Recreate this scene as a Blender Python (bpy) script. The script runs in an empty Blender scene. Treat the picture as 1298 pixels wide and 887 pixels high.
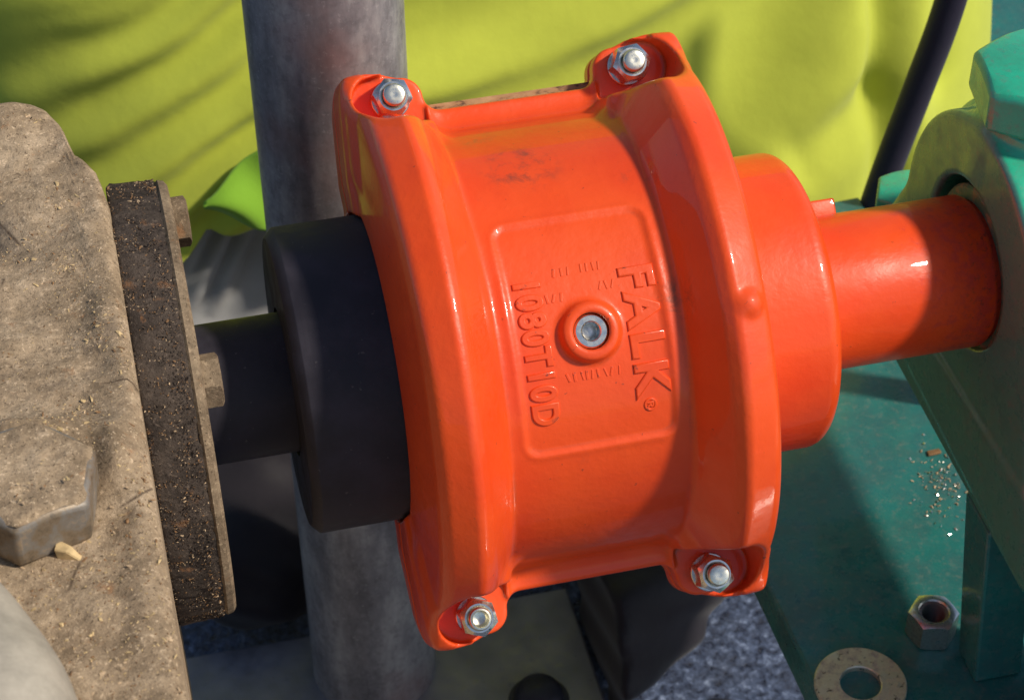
import bpy, math, random
import numpy as np
from mathutils import Matrix, Vector

S = 0.001                      # everything below is measured in millimetres
rng = np.random.RandomState(7)
random.seed(7)
scene = bpy.context.scene
COL = scene.collection

# ------------------------------------------------------------------ camera
cam_d = bpy.data.cameras.new("camera")
cam = bpy.data.objects.new("camera", cam_d)
COL.objects.link(cam)
scene.camera = cam
_f = Vector((0.165929, 0.7212155, -0.6725443)).normalized()
_r = Vector((0.973034, -0.230549, -0.007168)).normalized()
_u = _r.cross(_f).normalized()
_r = _f.cross(_u).normalized()
mw = Matrix(((_r.x, _u.x, -_f.x), (_r.y, _u.y, -_f.y), (_r.z, _u.z, -_f.z))).to_4x4()
mw.translation = Vector((-138.311, -546.442, 507.101)) * S
cam.matrix_world = mw
cam_d.sensor_width = 36
cam_d.lens = 75.70
cam_d.clip_start = 0.05
cam_d.clip_end = 200
cam_d.dof.use_dof = True
cam_d.dof.focus_distance = 0.69
cam_d.dof.aperture_fstop = 32

# ------------------------------------------------------------------ light
SUN = Vector((0.88, -0.45, 0.96)).normalized()
w = bpy.data.worlds.new("World")
scene.world = w
w.use_nodes = True
nt = w.node_tree
sky = nt.nodes.new("ShaderNodeTexSky")
sky.sky_type = 'NISHITA'
sky.sun_disc = False
sky.sun_elevation = math.asin(SUN.z)
sky.sun_rotation = math.atan2(SUN.x, SUN.y)
bg = nt.nodes["Background"]
bg.inputs["Strength"].default_value = 0.10
nt.links.new(sky.outputs[0], bg.inputs[0])
sd = bpy.data.lights.new("sun", 'SUN')
sd.energy = 3.7
sd.angle = math.radians(4.5)
sd.color = (1.0, 0.90, 0.76)
so = bpy.data.objects.new("sun", sd)
COL.objects.link(so)
so.location = SUN * 3
so.rotation_euler = SUN.to_track_quat('Z', 'Y').to_euler()
vs = scene.view_settings
scene.display_settings.display_device = 'sRGB'
vs.view_transform = 'Standard'
vs.look = 'None'
vs.exposure = 0.0
vs.gamma = 1.0
vs.use_curve_mapping = False

# ------------------------------------------------------------------ helpers: objects
ELEV = math.radians(43)
ROT = math.radians(47)


def mesh(name, V, F, mat, parent=None, smooth=True, base=(0, 0, 0), sharp=None):
    """One mesh object; V in millimetres in the space of the parent minus base."""
    me = bpy.data.meshes.new(name)
    V = np.asarray(V, dtype=float) - np.asarray(base, dtype=float)
    me.from_pydata((V * S).tolist(), [], F.tolist() if isinstance(F, np.ndarray) else F)
    if smooth:
        me.polygons.foreach_set("use_smooth", [True] * len(me.polygons))
    if sharp is not None:
        me.set_sharp_from_angle(angle=math.radians(sharp))
    me.materials.append(mat)
    o = bpy.data.objects.new(name, me)
    COL.objects.link(o)
    if parent is not None:
        o.parent = parent
    o.location = Vector(base) * S if parent is None else Vector(base) * S
    return o


def thing(name, label, cat, loc=(0, 0, 0), rot=(0, 0, 0), group=None):
    o = bpy.data.objects.new(name, None)
    o.empty_display_size = 0.02
    COL.objects.link(o)
    o.location = Vector(loc) * S
    o.rotation_euler = rot
    tag(o, label, cat, group)
    return o


def tag(o, label=None, cat=None, group=None, kind=None):
    if label: o["label"] = label
    if cat: o["category"] = cat
    if group: o["group"] = group
    if kind: o["kind"] = kind
    return o


def bevel(o, width, seg=2, angle=35):
    m = o.modifiers.new("bevel", 'BEVEL')
    m.width = width * S
    m.segments = seg
    m.limit_method = 'ANGLE'
    m.angle_limit = math.radians(angle)
    m.harden_normals = False
    return o


class MB:
    def __init__(s): s.V = []; s.F = []
    def add(s, V, F):
        b = len(s.V)
        s.V.extend([tuple(v) for v in V])
        s.F.extend([tuple(i + b for i in f) for f in F])
        return s
    def box(s, lo, hi):
        x0, y0, z0 = lo; x1, y1, z1 = hi
        V = [(x0, y0, z0), (x1, y0, z0), (x1, y1, z0), (x0, y1, z0), (x0, y0, z1), (x1, y0, z1), (x1, y1, z1), (x0, y1, z1)]
        return s.add(V, [(3, 2, 1, 0), (4, 5, 6, 7), (0, 1, 5, 4), (1, 2, 6, 5), (2, 3, 7, 6), (3, 0, 4, 7)])
    def hexa(s, V):
        return s.add(V, [(3, 2, 1, 0), (4, 5, 6, 7), (0, 1, 5, 4), (1, 2, 6, 5), (2, 3, 7, 6), (3, 0, 4, 7)])
    def prism_x(s, poly, x0, x1):
        n = len(poly)
        V = [(x0, y, z) for y, z in poly] + [(x1, y, z) for y, z in poly]
        F = [tuple(range(n))[::-1], tuple(range(n, 2 * n))] + [(i, (i + 1) % n, n + (i + 1) % n, n + i) for i in range(n)]
        return s.add(V, F)
    def build(s, name, mat, parent=None, **k):
        return mesh(name, s.V, s.F, mat, parent, **k)


def frame(axis):
    a = Vector(axis).normalized()
    h = Vector((0, 0, 1)) if abs(a.z) < .9 else Vector((1, 0, 0))
    e1 = h.cross(a).normalized(); e2 = a.cross(e1)
    return np.array(a), np.array(e1), np.array(e2)


def lathe(profile, origin=(0, 0, 0), axis=(1, 0, 0), n=96, closed=False, wob=None):
    """profile: (distance along the axis, radius) pairs."""
    a, e1, e2 = frame(axis)
    o = np.array(origin, float)
    V = []; F = []
    m = len(profile)
    for i, (d, r) in enumerate(profile):
        for k in range(n):
            t = 2 * math.pi * k / n
            V.append(o + a * d + (e1 * math.cos(t) + e2 * math.sin(t)) * r)
    for i in range(m - 1 + (1 if closed else 0)):
        j = (i + 1) % m
        for k in range(n):
            l = (k + 1) % n
            F.append((i * n + k, i * n + l, j * n + l, j * n + k))
    if not closed:
        F.append(tuple(range(n))[::-1]); F.append(tuple((m - 1) * n + k for k in range(n)))
    return V, F


def hex_body(af, h, hole=0, cham=0.93, n=72, rot=0.0, bottom_cham=False, slope=.5):
    """Hexagon prism standing on z=0, chamfered on top (the curved edge a turned chamfer leaves), optional hole."""
    a = af / 2
    V = []; F = []
    rows = []
    def row(f):
        b = len(V)
        for k in range(n):
            t = 2 * math.pi * k / n
            d = (t + math.pi / 6) % (math.pi / 3) - math.pi / 6
            r = a / math.cos(d)
            rr, z = f(r)
            V.append((rr * math.cos(t + rot), rr * math.sin(t + rot), z))
        rows.append(b)
    rc = a * cham
    zc = lambda r: max(0, r - a * 1.0) * slope + (a * 1.0 - rc) * slope * .9
    if hole: row(lambda r: (hole, 0))
    if bottom_cham:
        row(lambda r: (rc, 0)); row(lambda r: (r, zc(r)))
    else:
        row(lambda r: (r, 0))
    row(lambda r: (r, h - zc(r)))
    row(lambda r: (rc, h))
    if hole:
        row(lambda r: (hole * 1.12, h)); row(lambda r: (hole, h - hole * .14))
    m = len(rows)
    for i in range(m - 1 + (1 if hole else 0)):
        p, q = rows[i], rows[(i + 1) % m]
        for k in range(n):
            l = (k + 1) % n
            F.append((p + k, p + l, q + l, q + k))
    if not hole:
        F.append(tuple(range(rows[0], rows[0] + n))[::-1]); F.append(tuple(range(rows[-1], rows[-1] + n)))
    return V, F


def turn(V, origin, axis, spin=0):
    a, e1, e2 = frame(axis)
    c, s_ = math.cos(spin), math.sin(spin)
    return [np.array(origin) + e1 * (v[0] * c - v[1] * s_) + e2 * (v[0] * s_ + v[1] * c) + a * v[2] for v in V]


def tube(pts, r, n=20, sub=8, cap=True):
    P = [np.array(p, float) for p in pts]
    Q = []
    for i in range(len(P) - 1):
        p0 = P[max(i - 1, 0)]; p1 = P[i]; p2 = P[i + 1]; p3 = P[min(i + 2, len(P) - 1)]
        for k in range(sub):
            t = k / sub
            Q.append(.5 * ((2 * p1) + (-p0 + p2) * t + (2 * p0 - 5 * p1 + 4 * p2 - p3) * t * t + (-p0 + 3 * p1 - 3 * p2 + p3) * t ** 3))
    Q.append(P[-1])
    V = []; F = []
    ref = np.array((0.3, 0.2, 1.0))
    for i, q in enumerate(Q):
        d = Q[min(i + 1, len(Q) - 1)] - Q[max(i - 1, 0)]; d /= np.linalg.norm(d)
        e1 = np.cross(ref, d); e1 /= np.linalg.norm(e1); e2 = np.cross(d, e1)
        ref = np.cross(d, e1) if abs(np.dot(ref, d)) > .9 else ref
        for k in range(n):
            t = 2 * math.pi * k / n
            V.append(q + (e1 * math.cos(t) + e2 * math.sin(t)) * r)
    for i in range(len(Q) - 1):
        for k in range(n):
            l = (k + 1) % n
            F.append((i * n + k, i * n + l, (i + 1) * n + l, (i + 1) * n + k))
    F.append(tuple(range(n))[::-1]); F.append(tuple((len(Q) - 1) * n + k for k in range(n)))
    return V, F


def vnoise(x, y, seed=0, z=None):
    """Smooth value noise on arrays, about -1..1."""
    R = np.random.RandomState(seed + 11).rand(64, 64).astype(np.float32) * 2 - 1
    xi = np.floor(x).astype(int); yi = np.floor(y).astype(int)
    fx = x - xi; fy = y - yi
    fx = fx * fx * (3 - 2 * fx); fy = fy * fy * (3 - 2 * fy)
    g = lambda i, j: R[i % 64, j % 64]
    return (g(xi, yi) * (1 - fx) + g(xi + 1, yi) * fx) * (1 - fy) + (g(xi, yi + 1) * (1 - fx) + g(xi + 1, yi + 1) * fx) * fy


def surface_nets(Fd, origin, h):
    """Mesh of the zero level of a sampled field (negative inside)."""
    nx, ny, nz = Fd.shape
    neg = Fd < 0
    cnt = np.zeros((nx - 1, ny - 1, nz - 1), np.int8)
    for dx in (0, 1):
        for dy in (0, 1):
            for dz in (0, 1):
                cnt += neg[dx:nx - 1 + dx, dy:ny - 1 + dy, dz:nz - 1 + dz]
    act = (cnt > 0) & (cnt < 8)
    idx = np.full(act.shape, -1, np.int64)
    I, J, K = np.nonzero(act)
    idx[I, J, K] = np.arange(len(I))
    acc = np.zeros((len(I), 3)); num = np.zeros(len(I))
    cor = [(a, b, c) for a in (0, 1) for b in (0, 1) for c in (0, 1)]
    val = {c: Fd[I + c[0], J + c[1], K + c[2]] for c in cor}
    for p in cor:
        for ax in range(3):
            if p[ax]: continue
            q = list(p); q[ax] = 1; q = tuple(q)
            a, b = val[p], val[q]
            m = (a < 0) != (b < 0)
            t = np.where(m, a / np.where(m, a - b, 1), 0)
            pt = np.zeros((len(I), 3)) + np.array(p, float)
            pt[:, ax] += t
            acc += pt * m[:, None]; num += m
    V = (np.c_[I, J, K] + acc / num[:, None]) * h + np.array(origin)
    quads = []
    for ax in range(3):
        sl0 = [slice(None)] * 3; sl1 = [slice(None)] * 3
        sl0[ax] = slice(0, -1); sl1[ax] = slice(1, None)
        a = neg[tuple(sl0)]; b = neg[tuple(sl1)]
        cr = a != b
        o1, o2 = [(1, 2), (2, 0), (0, 1)][ax]
        P = np.array(np.nonzero(cr)).T
        ok = (P[:, o1] > 0) & (P[:, o2] > 0)
        ok &= (P[:, o1] < Fd.shape[o1] - 1) & (P[:, o2] < Fd.shape[o2] - 1)
        P = P[ok]
        flip = ~a[P[:, 0], P[:, 1], P[:, 2]]
        def ci(d1, d2):
            Q = P.copy(); Q[:, o1] += d1; Q[:, o2] += d2
            return idx[Q[:, 0], Q[:, 1], Q[:, 2]]
        q = np.c_[ci(-1, -1), ci(0, -1), ci(0, 0), ci(-1, 0)]
        q[flip] = q[flip][:, ::-1]
        quads.append(q)
    return V, np.concatenate(quads)


def smin(a, b, k):
    hh = np.maximum(k - np.abs(a - b), 0) / k
    return np.minimum(a, b) - hh * hh * k * .25
def smax(a, b, k): return -smin(-a, -b, k)


def grid3(lo, hi, h):
    ax = [np.arange(lo[i], hi[i] + h, h, dtype=np.float32) for i in range(3)]
    return np.meshgrid(*ax, indexing='ij', sparse=True)


def capsule(P, a, b, r0, r1=None):
    r1 = r0 if r1 is None else r1
    a = np.array(a, float); b = np.array(b, float); d = b - a
    t = ((P[0] - a[0]) * d[0] + (P[1] - a[1]) * d[1] + (P[2] - a[2]) * d[2]) / (d @ d)
    t = np.clip(t, 0, 1)
    return np.sqrt((P[0] - a[0] - d[0] * t) ** 2 + (P[1] - a[1] - d[1] * t) ** 2 + (P[2] - a[2] - d[2] * t) ** 2) - (r0 + (r1 - r0) * t)


def ellipsoid(P, c, r):
    k = np.sqrt(((P[0] - c[0]) / r[0]) ** 2 + ((P[1] - c[1]) / r[1]) ** 2 + ((P[2] - c[2]) / r[2]) ** 2)
    return (k - 1) * min(r)


# ------------------------------------------------------------------ helpers: materials
class Mat:
    def __init__(s, name, rough=.5, metal=0.0, base=(.5, .5, .5), spec=.5, coat=0.0, coat_rough=.05):
        s.m = bpy.data.materials.new(name); s.m.use_nodes = True
        s.t = s.m.node_tree
        s.b = s.t.nodes["Principled BSDF"]
        s.b.inputs["Base Color"].default_value = (*base, 1)
        s.b.inputs["Roughness"].default_value = rough
        s.b.inputs["Metallic"].default_value = metal
        s.b.inputs["Specular IOR Level"].default_value = spec
        s.b.inputs["Coat Weight"].default_value = coat
        s.b.inputs["Coat Roughness"].default_value = coat_rough
        tc = s.t.nodes.new("ShaderNodeTexCoord"); s.co = tc.outputs["Object"]
        s.col = None; s.nrm = None
    def link(s, a, b): s.t.links.new(a, b)
    def mapping(s, scale=(1, 1, 1), loc=(0, 0, 0), rot=(0, 0, 0)):
        n = s.t.nodes.new("ShaderNodeMapping"); s.link(s.co, n.inputs[0])
        n.inputs["Scale"].default_value = scale; n.inputs["Location"].default_value = loc; n.inputs["Rotation"].default_value = rot
        return n.outputs[0]
    def noise(s, scale, detail=4, rough=.55, co=None, dist=0.0):
        """scale: cells per metre"""
        n = s.t.nodes.new("ShaderNodeTexNoise"); s.link(co or s.co, n.inputs["Vector"])
        n.inputs["Scale"].default_value = scale; n.inputs["Detail"].default_value = detail
        n.inputs["Roughness"].default_value = rough; n.inputs["Distortion"].default_value = dist
        return n.outputs[0]
    def voro(s, scale, feature='F1', out=0, co=None, rnd=1.0):
        n = s.t.nodes.new("ShaderNodeTexVoronoi"); n.feature = feature; s.link(co or s.co, n.inputs["Vector"])
        n.inputs["Scale"].default_value = scale; n.inputs["Randomness"].default_value = rnd
        return n.outputs[out]
    def ramp(s, fac, stops):
        n = s.t.nodes.new("ShaderNodeValToRGB"); s.link(fac, n.inputs[0])
        e = n.color_ramp.elements
        while len(e) < len(stops): e.new(.5)
        for el, (p, c) in zip(e, stops):
            el.position = p; el.color = (*c, 1) if len(c) == 3 else c
        return n.outputs[0]
    def step(s, fac, a, b, lo=0.0, hi=1.0):
        n = s.t.nodes.new("ShaderNodeMapRange"); s.link(fac, n.inputs[0])
        n.inputs[1].default_value = a; n.inputs[2].default_value = b; n.inputs[3].default_value = lo; n.inputs[4].default_value = hi
        n.interpolation_type = 'SMOOTHSTEP'
        return n.outputs[0]
    def math(s, op, a, b):
        n = s.t.nodes.new("ShaderNodeMath"); n.operation = op
        for i, v in enumerate((a, b)):
            if isinstance(v, (int, float)): n.inputs[i].default_value = v
            else: s.link(v, n.inputs[i])
        return n.outputs[0]
    def mix(s, fac, a, b, mode='MIX'):
        n = s.t.nodes.new("ShaderNodeMix"); n.data_type = 'RGBA'; n.blend_type = mode
        if isinstance(fac, (int, float)): n.inputs[0].default_value = fac
        else: s.link(fac, n.inputs[0])
        for i, v in ((6, a), (7, b)):
            if isinstance(v, tuple): n.inputs[i].default_value = (*v, 1)
            else: s.link(v, n.inputs[i])
        return n.outputs[2]
    def dist(s, p):
        """distance in mm from a point given in mm"""
        n = s.t.nodes.new("ShaderNodeVectorMath"); n.operation = 'DISTANCE'
        s.link(s.co, n.inputs[0]); n.inputs[1].default_value = [v * S for v in p]
        return s.math('MULTIPLY', n.outputs["Value"], 1000.0)
    def axis(s, i):
        n = s.t.nodes.new("ShaderNodeSeparateXYZ"); s.link(s.co, n.inputs[0])
        return s.math('MULTIPLY', n.outputs[i], 1000.0)
    def pointy(s):
        return s.t.nodes.new("ShaderNodeNewGeometry").outputs["Pointiness"]
    def color(s, c): s.link(c, s.b.inputs["Base Color"]); return s
    def rough(s, c): s.link(c, s.b.inputs["Roughness"]); return s
    def metal(s, c): s.link(c, s.b.inputs["Metallic"]); return s
    def bump(s, h, strength=.3, dist=.5):
        """dist in mm"""
        n = s.t.nodes.new("ShaderNodeBump"); s.link(h, n.inputs["Height"])
        n.inputs["Strength"].default_value = strength; n.inputs["Distance"].default_value = dist * S
        if s.nrm is not None: s.link(s.nrm, n.inputs["Normal"])
        s.nrm = n.outputs[0]; s.link(s.nrm, s.b.inputs["Normal"])
        return s


ORANGE = (0.86, 0.082, 0.014)
def make_orange(name, smudge=True, worn_end=False):
    m = Mat(name, rough=.42, spec=.3, coat=.16 if worn_end else .42, coat_rough=.03)
    n1 = m.noise(22, 5)
    c = m.mix(m.step(n1, .35, .7), (0.86, 0.088, 0.011), (0.78, 0.062, 0.008))
    # thin film of grime, fine specks
    n2 = m.noise(60, 6, .65)
    c = m.mix(m.step(n2, .62, .82, 0, .35), c, (0.33, 0.06, 0.025))
    sp = m.noise(420, 2, .5)
    c = m.mix(m.step(sp, .72, .78, 0, .55), c, (0.22, 0.04, 0.02))
    if smudge:
        n3 = m.noise(130, 6, .7, dist=.4)
        d = m.dist((-9, 58, 52))
        k = m.math('MULTIPLY', m.step(d, 4, 17, 1, 0), m.step(n3, .42, .72))
        c = m.mix(m.math('MULTIPLY', k, .8), c, (0.10, 0.045, 0.03))
        d = m.dist((30, 6, 76))
        k = m.math('MULTIPLY', m.step(d, 2, 12, 1, 0), m.step(n3, .45, .7))
        c = m.mix(m.math('MULTIPLY', k, .7), c, (0.16, 0.05, 0.02))
        d = m.dist((-20, 73, 30))
        k = m.math('MULTIPLY', m.step(d, 2, 13, 1, 0), m.step(n3, .45, .7))
        c = m.mix(m.math('MULTIPLY', k, .6), c, (0.24, 0.10, 0.04))
        # two worn streaks left by sliding the cover home
        d = m.dist((27, 50, 60))
        k = m.math('MULTIPLY', m.step(d, 2, 9, 1, 0), m.step(n3, .5, .7))
        c = m.mix(m.math('MULTIPLY', k, .5), c, (0.2, 0.06, 0.03))
    p = m.pointy() if smudge else m.step(m.noise(5, 1), -2, -1, .5, .5); nc = m.noise(210, 5, .7)
    k = m.math('MULTIPLY', m.step(p, .515, .54), m.step(nc, .60, .66))
    c = m.mix(m.math('MULTIPLY', k, .8), c, (0.09, 0.035, 0.025))
    ng = m.noise(34, 6, .7); k = m.math('MULTIPLY', m.step(p, .494, .470), m.step(ng, .42, .62))
    c = m.mix(m.math('MULTIPLY', k, .55), c, (0.14, 0.055, 0.03))
    if worn_end:
        x = m.axis(0)
        n3 = m.noise(260, 6, .7)
        k = m.math('ADD', m.step(x, 112, 158, .12, .62), m.step(n3, .3, .8, -.25, .45))
        c = m.mix(m.step(k, .35, .75, 0, .75), c, (0.60, 0.045, 0.030))
        n4 = m.noise(500, 4, .7)
        k = m.math('MULTIPLY', m.step(x, 140, 154), m.step(n4, .55, .66))
        c = m.mix(m.math('MULTIPLY', k, .55), c, (0.12, 0.03, 0.02))
        # a scratch
        d = m.dist((105, -10, 26)); n5 = m.noise(90, 3, .6, co=m.mapping((1, .25, 1)))
        k = m.math('MULTIPLY', m.step(d, 3, 8, 1, 0), m.step(n5, .61, .66))
        c = m.mix(k, c, (0.05, 0.02, 0.015))
    m.color(c)
    m.rough(m.step(n2, .3, .8, .34, .58))
    m.bump(m.noise(120, 4, .55), .30, .9)
    m.bump(m.noise(420, 4, .6), .34, .35)
    return m.m

M_orange = make_orange("orange_paint")
M_orange_shaft = make_orange("orange_shaft_paint", smudge=False, worn_end=True)
M_orange_hub = make_orange("orange_hub_paint", smudge=False)

def make_dark_steel(name, base=(.020, .019, .026), rough=.42):
    m = Mat(name, rough=rough, base=base, spec=.28)
    n = m.noise(60, 6, .65)
    c = m.mix(m.step(n, .35, .75), base, tuple(v * 1.9 for v in base))
    c = m.mix(m.step(m.noise(520, 2), .70, .76, 0, .5), c, (.11, .10, .10))
    m.color(c); m.rough(m.step(n, .3, .7, rough - .08, rough + .16))
    m.bump(m.noise(900, 3, co=m.mapping((1, .01, .01))), .25, .12)
    m.bump(m.noise(420, 4), .14, .25)
    return m.m
M_black = make_dark_steel("blackened_steel", (.021, .019, .026), .52)
M_rubber = make_dark_steel("black_rubber", (.028, .028, .038), .45)

def make_zinc(name, tint=(.80, .78, .70), rough=.16):
    m = Mat(name, rough=rough, metal=1.0, base=tint)
    n = m.noise(500, 5, .65)
    c = m.mix(m.step(n, .4, .75), tint, tuple(v * .62 for v in tint))
    m.color(c); m.rough(m.step(n, .3, .75, rough, rough + .22))
    m.bump(m.noise(900, 3), .15, .12)
    return m.m
M_zinc = make_zinc("zinc_plated_steel")
M_bright = make_zinc("bright_bolt_end", (.86, .84, .70), .22)
M_thread = make_dark_steel("thread_steel", (.10, .09, .08), .38)
M_nut = make_zinc("dull_nut_steel", (.72, .68, .62), .26)

m = Mat("worn_washer_steel", rough=.45, metal=.75)
n = m.noise(170, 6, .7); c = m.ramp(n, [(.26, (.06, .055, .05)), (.38, (.36, .34, .28)), (.52, (.68, .64, .50)), (.75, (.80, .77, .64))])
c = m.mix(m.step(m.noise(420, 4), .6, .7, 0, .9), c, (.035, .03, .03))
m.color(c).metal(m.step(n, .35, .55, .1, .8)).rough(m.step(n, .3, .7, .7, .38)); m.bump(m.noise(600, 5), .4, .25)
M_washer = m.m

m = Mat("tan_gasket", rough=.8)
n = m.noise(260, 5, .7, co=m.mapping((.4, 1, 1)))
m.color(m.ramp(n, [(.36, (.055, .030, .018)), (.46, (.36, .20, .09)), (.70, (.52, .33, .16))])); m.bump(n, .5, .4)
M_gasket = m.m

def make_green(name, tint=1.0, dull=0.0, grime=.5, edge=True, face=False, ca=(.020, .36, .21), cb=(.024, .27, .16)):
    m = Mat(name, rough=.3, coat=.5 * (1 - dull), coat_rough=.08)
    n = m.noise(45, 6, .65)
    a = tuple(v * tint for v in ca); b = tuple(v * tint for v in cb)
    c = m.mix(m.step(n, .35, .7), a, b)
    if dull:
        c = m.mix(dull, c, (.055, .105, .075))
    if face:      # the turned face was never enamelled, only filmed over and dusty
        c = m.mix(m.step(m.axis(0), 158.2, 159.6, .85, 0), c, (.070, .21, .165))
    n2 = m.noise(110, 7, .7)
    c = m.mix(m.step(n2, .52, .80, 0, grime), c, (.040, .050, .045))
    c = m.mix(m.step(m.noise(650, 3, .6), .66, .74, 0, .6 * grime + .2), c, (.20, .21, .17))
    if edge:
        p = m.pointy()
        k = m.math('MULTIPLY', m.step(p, .52, .58), m.step(m.noise(200, 5, .7), .45, .6))
        c = m.mix(k, c, (.24, .17, .10))
    m.color(c); m.rough(m.step(n2, .35, .75, .22 + .3 * dull, .62))
    c = m.mix(m.step(m.noise(300, 5, .75), .50, .68, 0, .45), c, (.16, .20, .17))
    m.color(c)
    m.bump(m.noise(240, 4), .22 + .3 * dull, .5); m.bump(m.noise(900, 4), .2, .2)
    return m.m
M_green = make_green("green_enamel", 1.3, 0, .3, face=True)
M_green_bolt = make_green("green_bolt_enamel", 1.35, 0, .3)
M_green_dull = make_green("dusty_green_enamel", .9, .75, .55)
M_green_base = make_green("green_base_paint", 1.0, 0, .45, edge=False, ca=(.020, .170, .155), cb=(.030, .125, .125))

m = Mat("galvanised_steel", rough=.42, metal=.12)
n = m.noise(38, 6, .7, co=m.mapping((1, 1, .35))); n2 = m.noise(210, 5, .7)
c = m.ramp(n, [(.34, (.12, .116, .125)), (.50, (.25, .245, .255)), (.66, (.44, .435, .43))])
c = m.mix(m.step(n2, .48, .66, 0, .32), c, (.10, .096, .10))
c = m.mix(m.step(m.noise(480, 4, .7), .58, .68, 0, .4), c, (.50, .50, .49))
rs = m.math('MULTIPLY', m.step(m.noise(14, 4), .52, .70), .5)
c = m.mix(rs, c, (.30, .17, .15))
m.color(c).rough(m.step(n2, .3, .7, .34, .56)); m.bump(n2, .2, .3)
M_galv = m.m
m = Mat("grey_steel_plate", rough=.5, metal=.5)
n = m.noise(30, 6, .7); n2 = m.noise(240, 5, .7)
c = m.ramp(n, [(.3, (.17, .17, .20)), (.55, (.28, .28, .31)), (.75, (.38, .37, .38))])
c = m.mix(m.step(n2, .6, .75, 0, .5), c, (.05, .05, .05))
m.color(c).rough(m.step(n2, .3, .7, .4, .65)); m.bump(n2, .25, .3)
M_plate = m.m

def make_dirt(name, lo, mid, hi, bumpy=1.0):
    m = Mat(name, rough=.92, spec=.2)
    n = m.noise(36, 7, .68); n2 = m.noise(230, 7, .75); n3 = m.noise(950, 4, .7)
    c = m.ramp(n, [(.30, lo), (.50, mid), (.72, hi)])
    c = m.mix(m.step(n2, .36, .55, .4, 0), c, tuple(v * .45 for v in lo), 'MIX')
    c = m.mix(m.step(n2, .55, .75, 0, .6), c, tuple(min(1, v * 1.6) for v in hi))
    c = m.mix(m.step(n3, .56, .68, 0, .75), c, tuple(v * .22 for v in lo))
    c = m.mix(m.step(m.noise(700, 3, .7), .58, .68, 0, .6), c, tuple(min(1, v * 1.5) for v in hi))
    c = m.mix(m.step(m.noise(120, 5, .7), .60, .72, 0, .5), c, (.36, .17, .07))
    m.color(c); m.bump(n, .5 * bumpy, 1.4); m.bump(n2, .6 * bumpy, 1.0); m.bump(n3, .55 * bumpy, .4)
    return m
md = make_dirt("dusty_cast_iron", (.20, .145, .090), (.39, .288, .185), (.56, .43, .29), 1.5)
_c = md.b.inputs["Base Color"].links[0].from_socket
_n = md.noise(140, 6, .7)
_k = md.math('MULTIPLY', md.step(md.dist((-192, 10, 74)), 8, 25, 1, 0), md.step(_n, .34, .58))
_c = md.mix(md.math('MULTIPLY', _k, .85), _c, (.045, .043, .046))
_k = md.math('MULTIPLY', md.step(md.dist((-160, -60, 78)), 6, 34, 1, 0), md.step(md.noise(70, 6, .7), .50, .66))
_c = md.mix(md.math('MULTIPLY', _k, .55), _c, (.12, .09, .07))
_v = md.voro(16, 'DISTANCE_TO_EDGE', 0, co=None)
_k = md.math('MULTIPLY', md.step(_v, .012, .0, 0, 1), md.step(md.noise(30, 3), .52, .6))
_c = md.mix(md.math('MULTIPLY', _k, .8), _c, (.07, .045, .03))
md.color(_c)
M_dirt = md.m
M_dark_dirt = make_dirt("oily_dirt", (.038, .030, .026), (.080, .062, .050), (.13, .10, .078), 2.0).m
M_edge_dirt = make_dirt("dusty_flange_edge", (.13, .095, .06), (.23, .17, .11), (.34, .26, .17)).m
m = make_dirt("shaded_bolt_dirt", (.02, .018, .018), (.04, .036, .034), (.07, .06, .055)); M_bolt_shade = m.m
m = Mat("scuffed_bolt_steel", rough=.5, metal=.35)
n = m.noise(160, 6, .7); m.color(m.ramp(n, [(.3, (.10, .085, .068)), (.46, (.24, .185, .125)), (.58, (.24, .225, .205)), (.74, (.42, .32, .21))])); m.bump(n, .3, .4)
M_boltside = m.m
m = Mat("painted_beige_pipe", rough=.55)
n = m.noise(40, 6, .7); m.color(m.ramp(n, [(.3, (.22, .20, .16)), (.55, (.40, .36, .29)), (.75, (.50, .46, .38))])); m.bump(m.noise(300, 4), .2, .3)
M_pipe = m.m
def flat(name, c, rough=.8):
    m = Mat(name, rough=rough, base=c); n = m.noise(300, 3)
    m.color(m.mix(m.step(n, .35, .65), tuple(v * .75 for v in c), tuple(min(1, v * 1.2) for v in c))); return m.m
M_chip = flat("pale_wood", (.55, .40, .20)); M_chip_dark = flat("brown_wood", (.24, .13, .055)); M_grain = flat("pale_grit", (.50, .36, .22))

def make_cloth(name, c, weave=1700, sub=.0, rough=.85, var=.2, dust=None):
    m = Mat(name, rough=rough, spec=.25)
    n = m.noise(14, 5, .6)
    col = m.mix(m.step(n, .3, .7), c, tuple(v * (1 - var) for v in c))
    if dust:
        n2 = m.noise(26, 7, .7); col = m.mix(m.step(n2, .48, .72, 0, .6), col, dust)
    m.color(col); m.b.inputs["Sheen Weight"].default_value = .15
    m.bump(m.noise(weave, 2), .35, .2); m.bump(m.noise(60, 4, .6), .35, 1.2)
    return m.m
M_shirt = make_cloth("lime_shirt_cloth", (.56, .62, .07), var=.15)
M_lit_hem = make_cloth("lit_hem_cloth", (.24, .48, .035), var=.1)
M_trouser = make_cloth("dark_trouser_cloth", (.17, .155, .155), var=.35, dust=(.22, .19, .17))
M_lit_panel = make_cloth("lit_trouser_cloth", (.42, .42, .42))
M_boot = make_cloth("brown_boot_leather", (.015, .012, .018), var=.4, rough=.6)
M_skin = make_cloth("skin", (.45, .26, .18), rough=.6)
M_strap = make_cloth("navy_hose_rubber", (.016, .013, .032), rough=.55)

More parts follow.
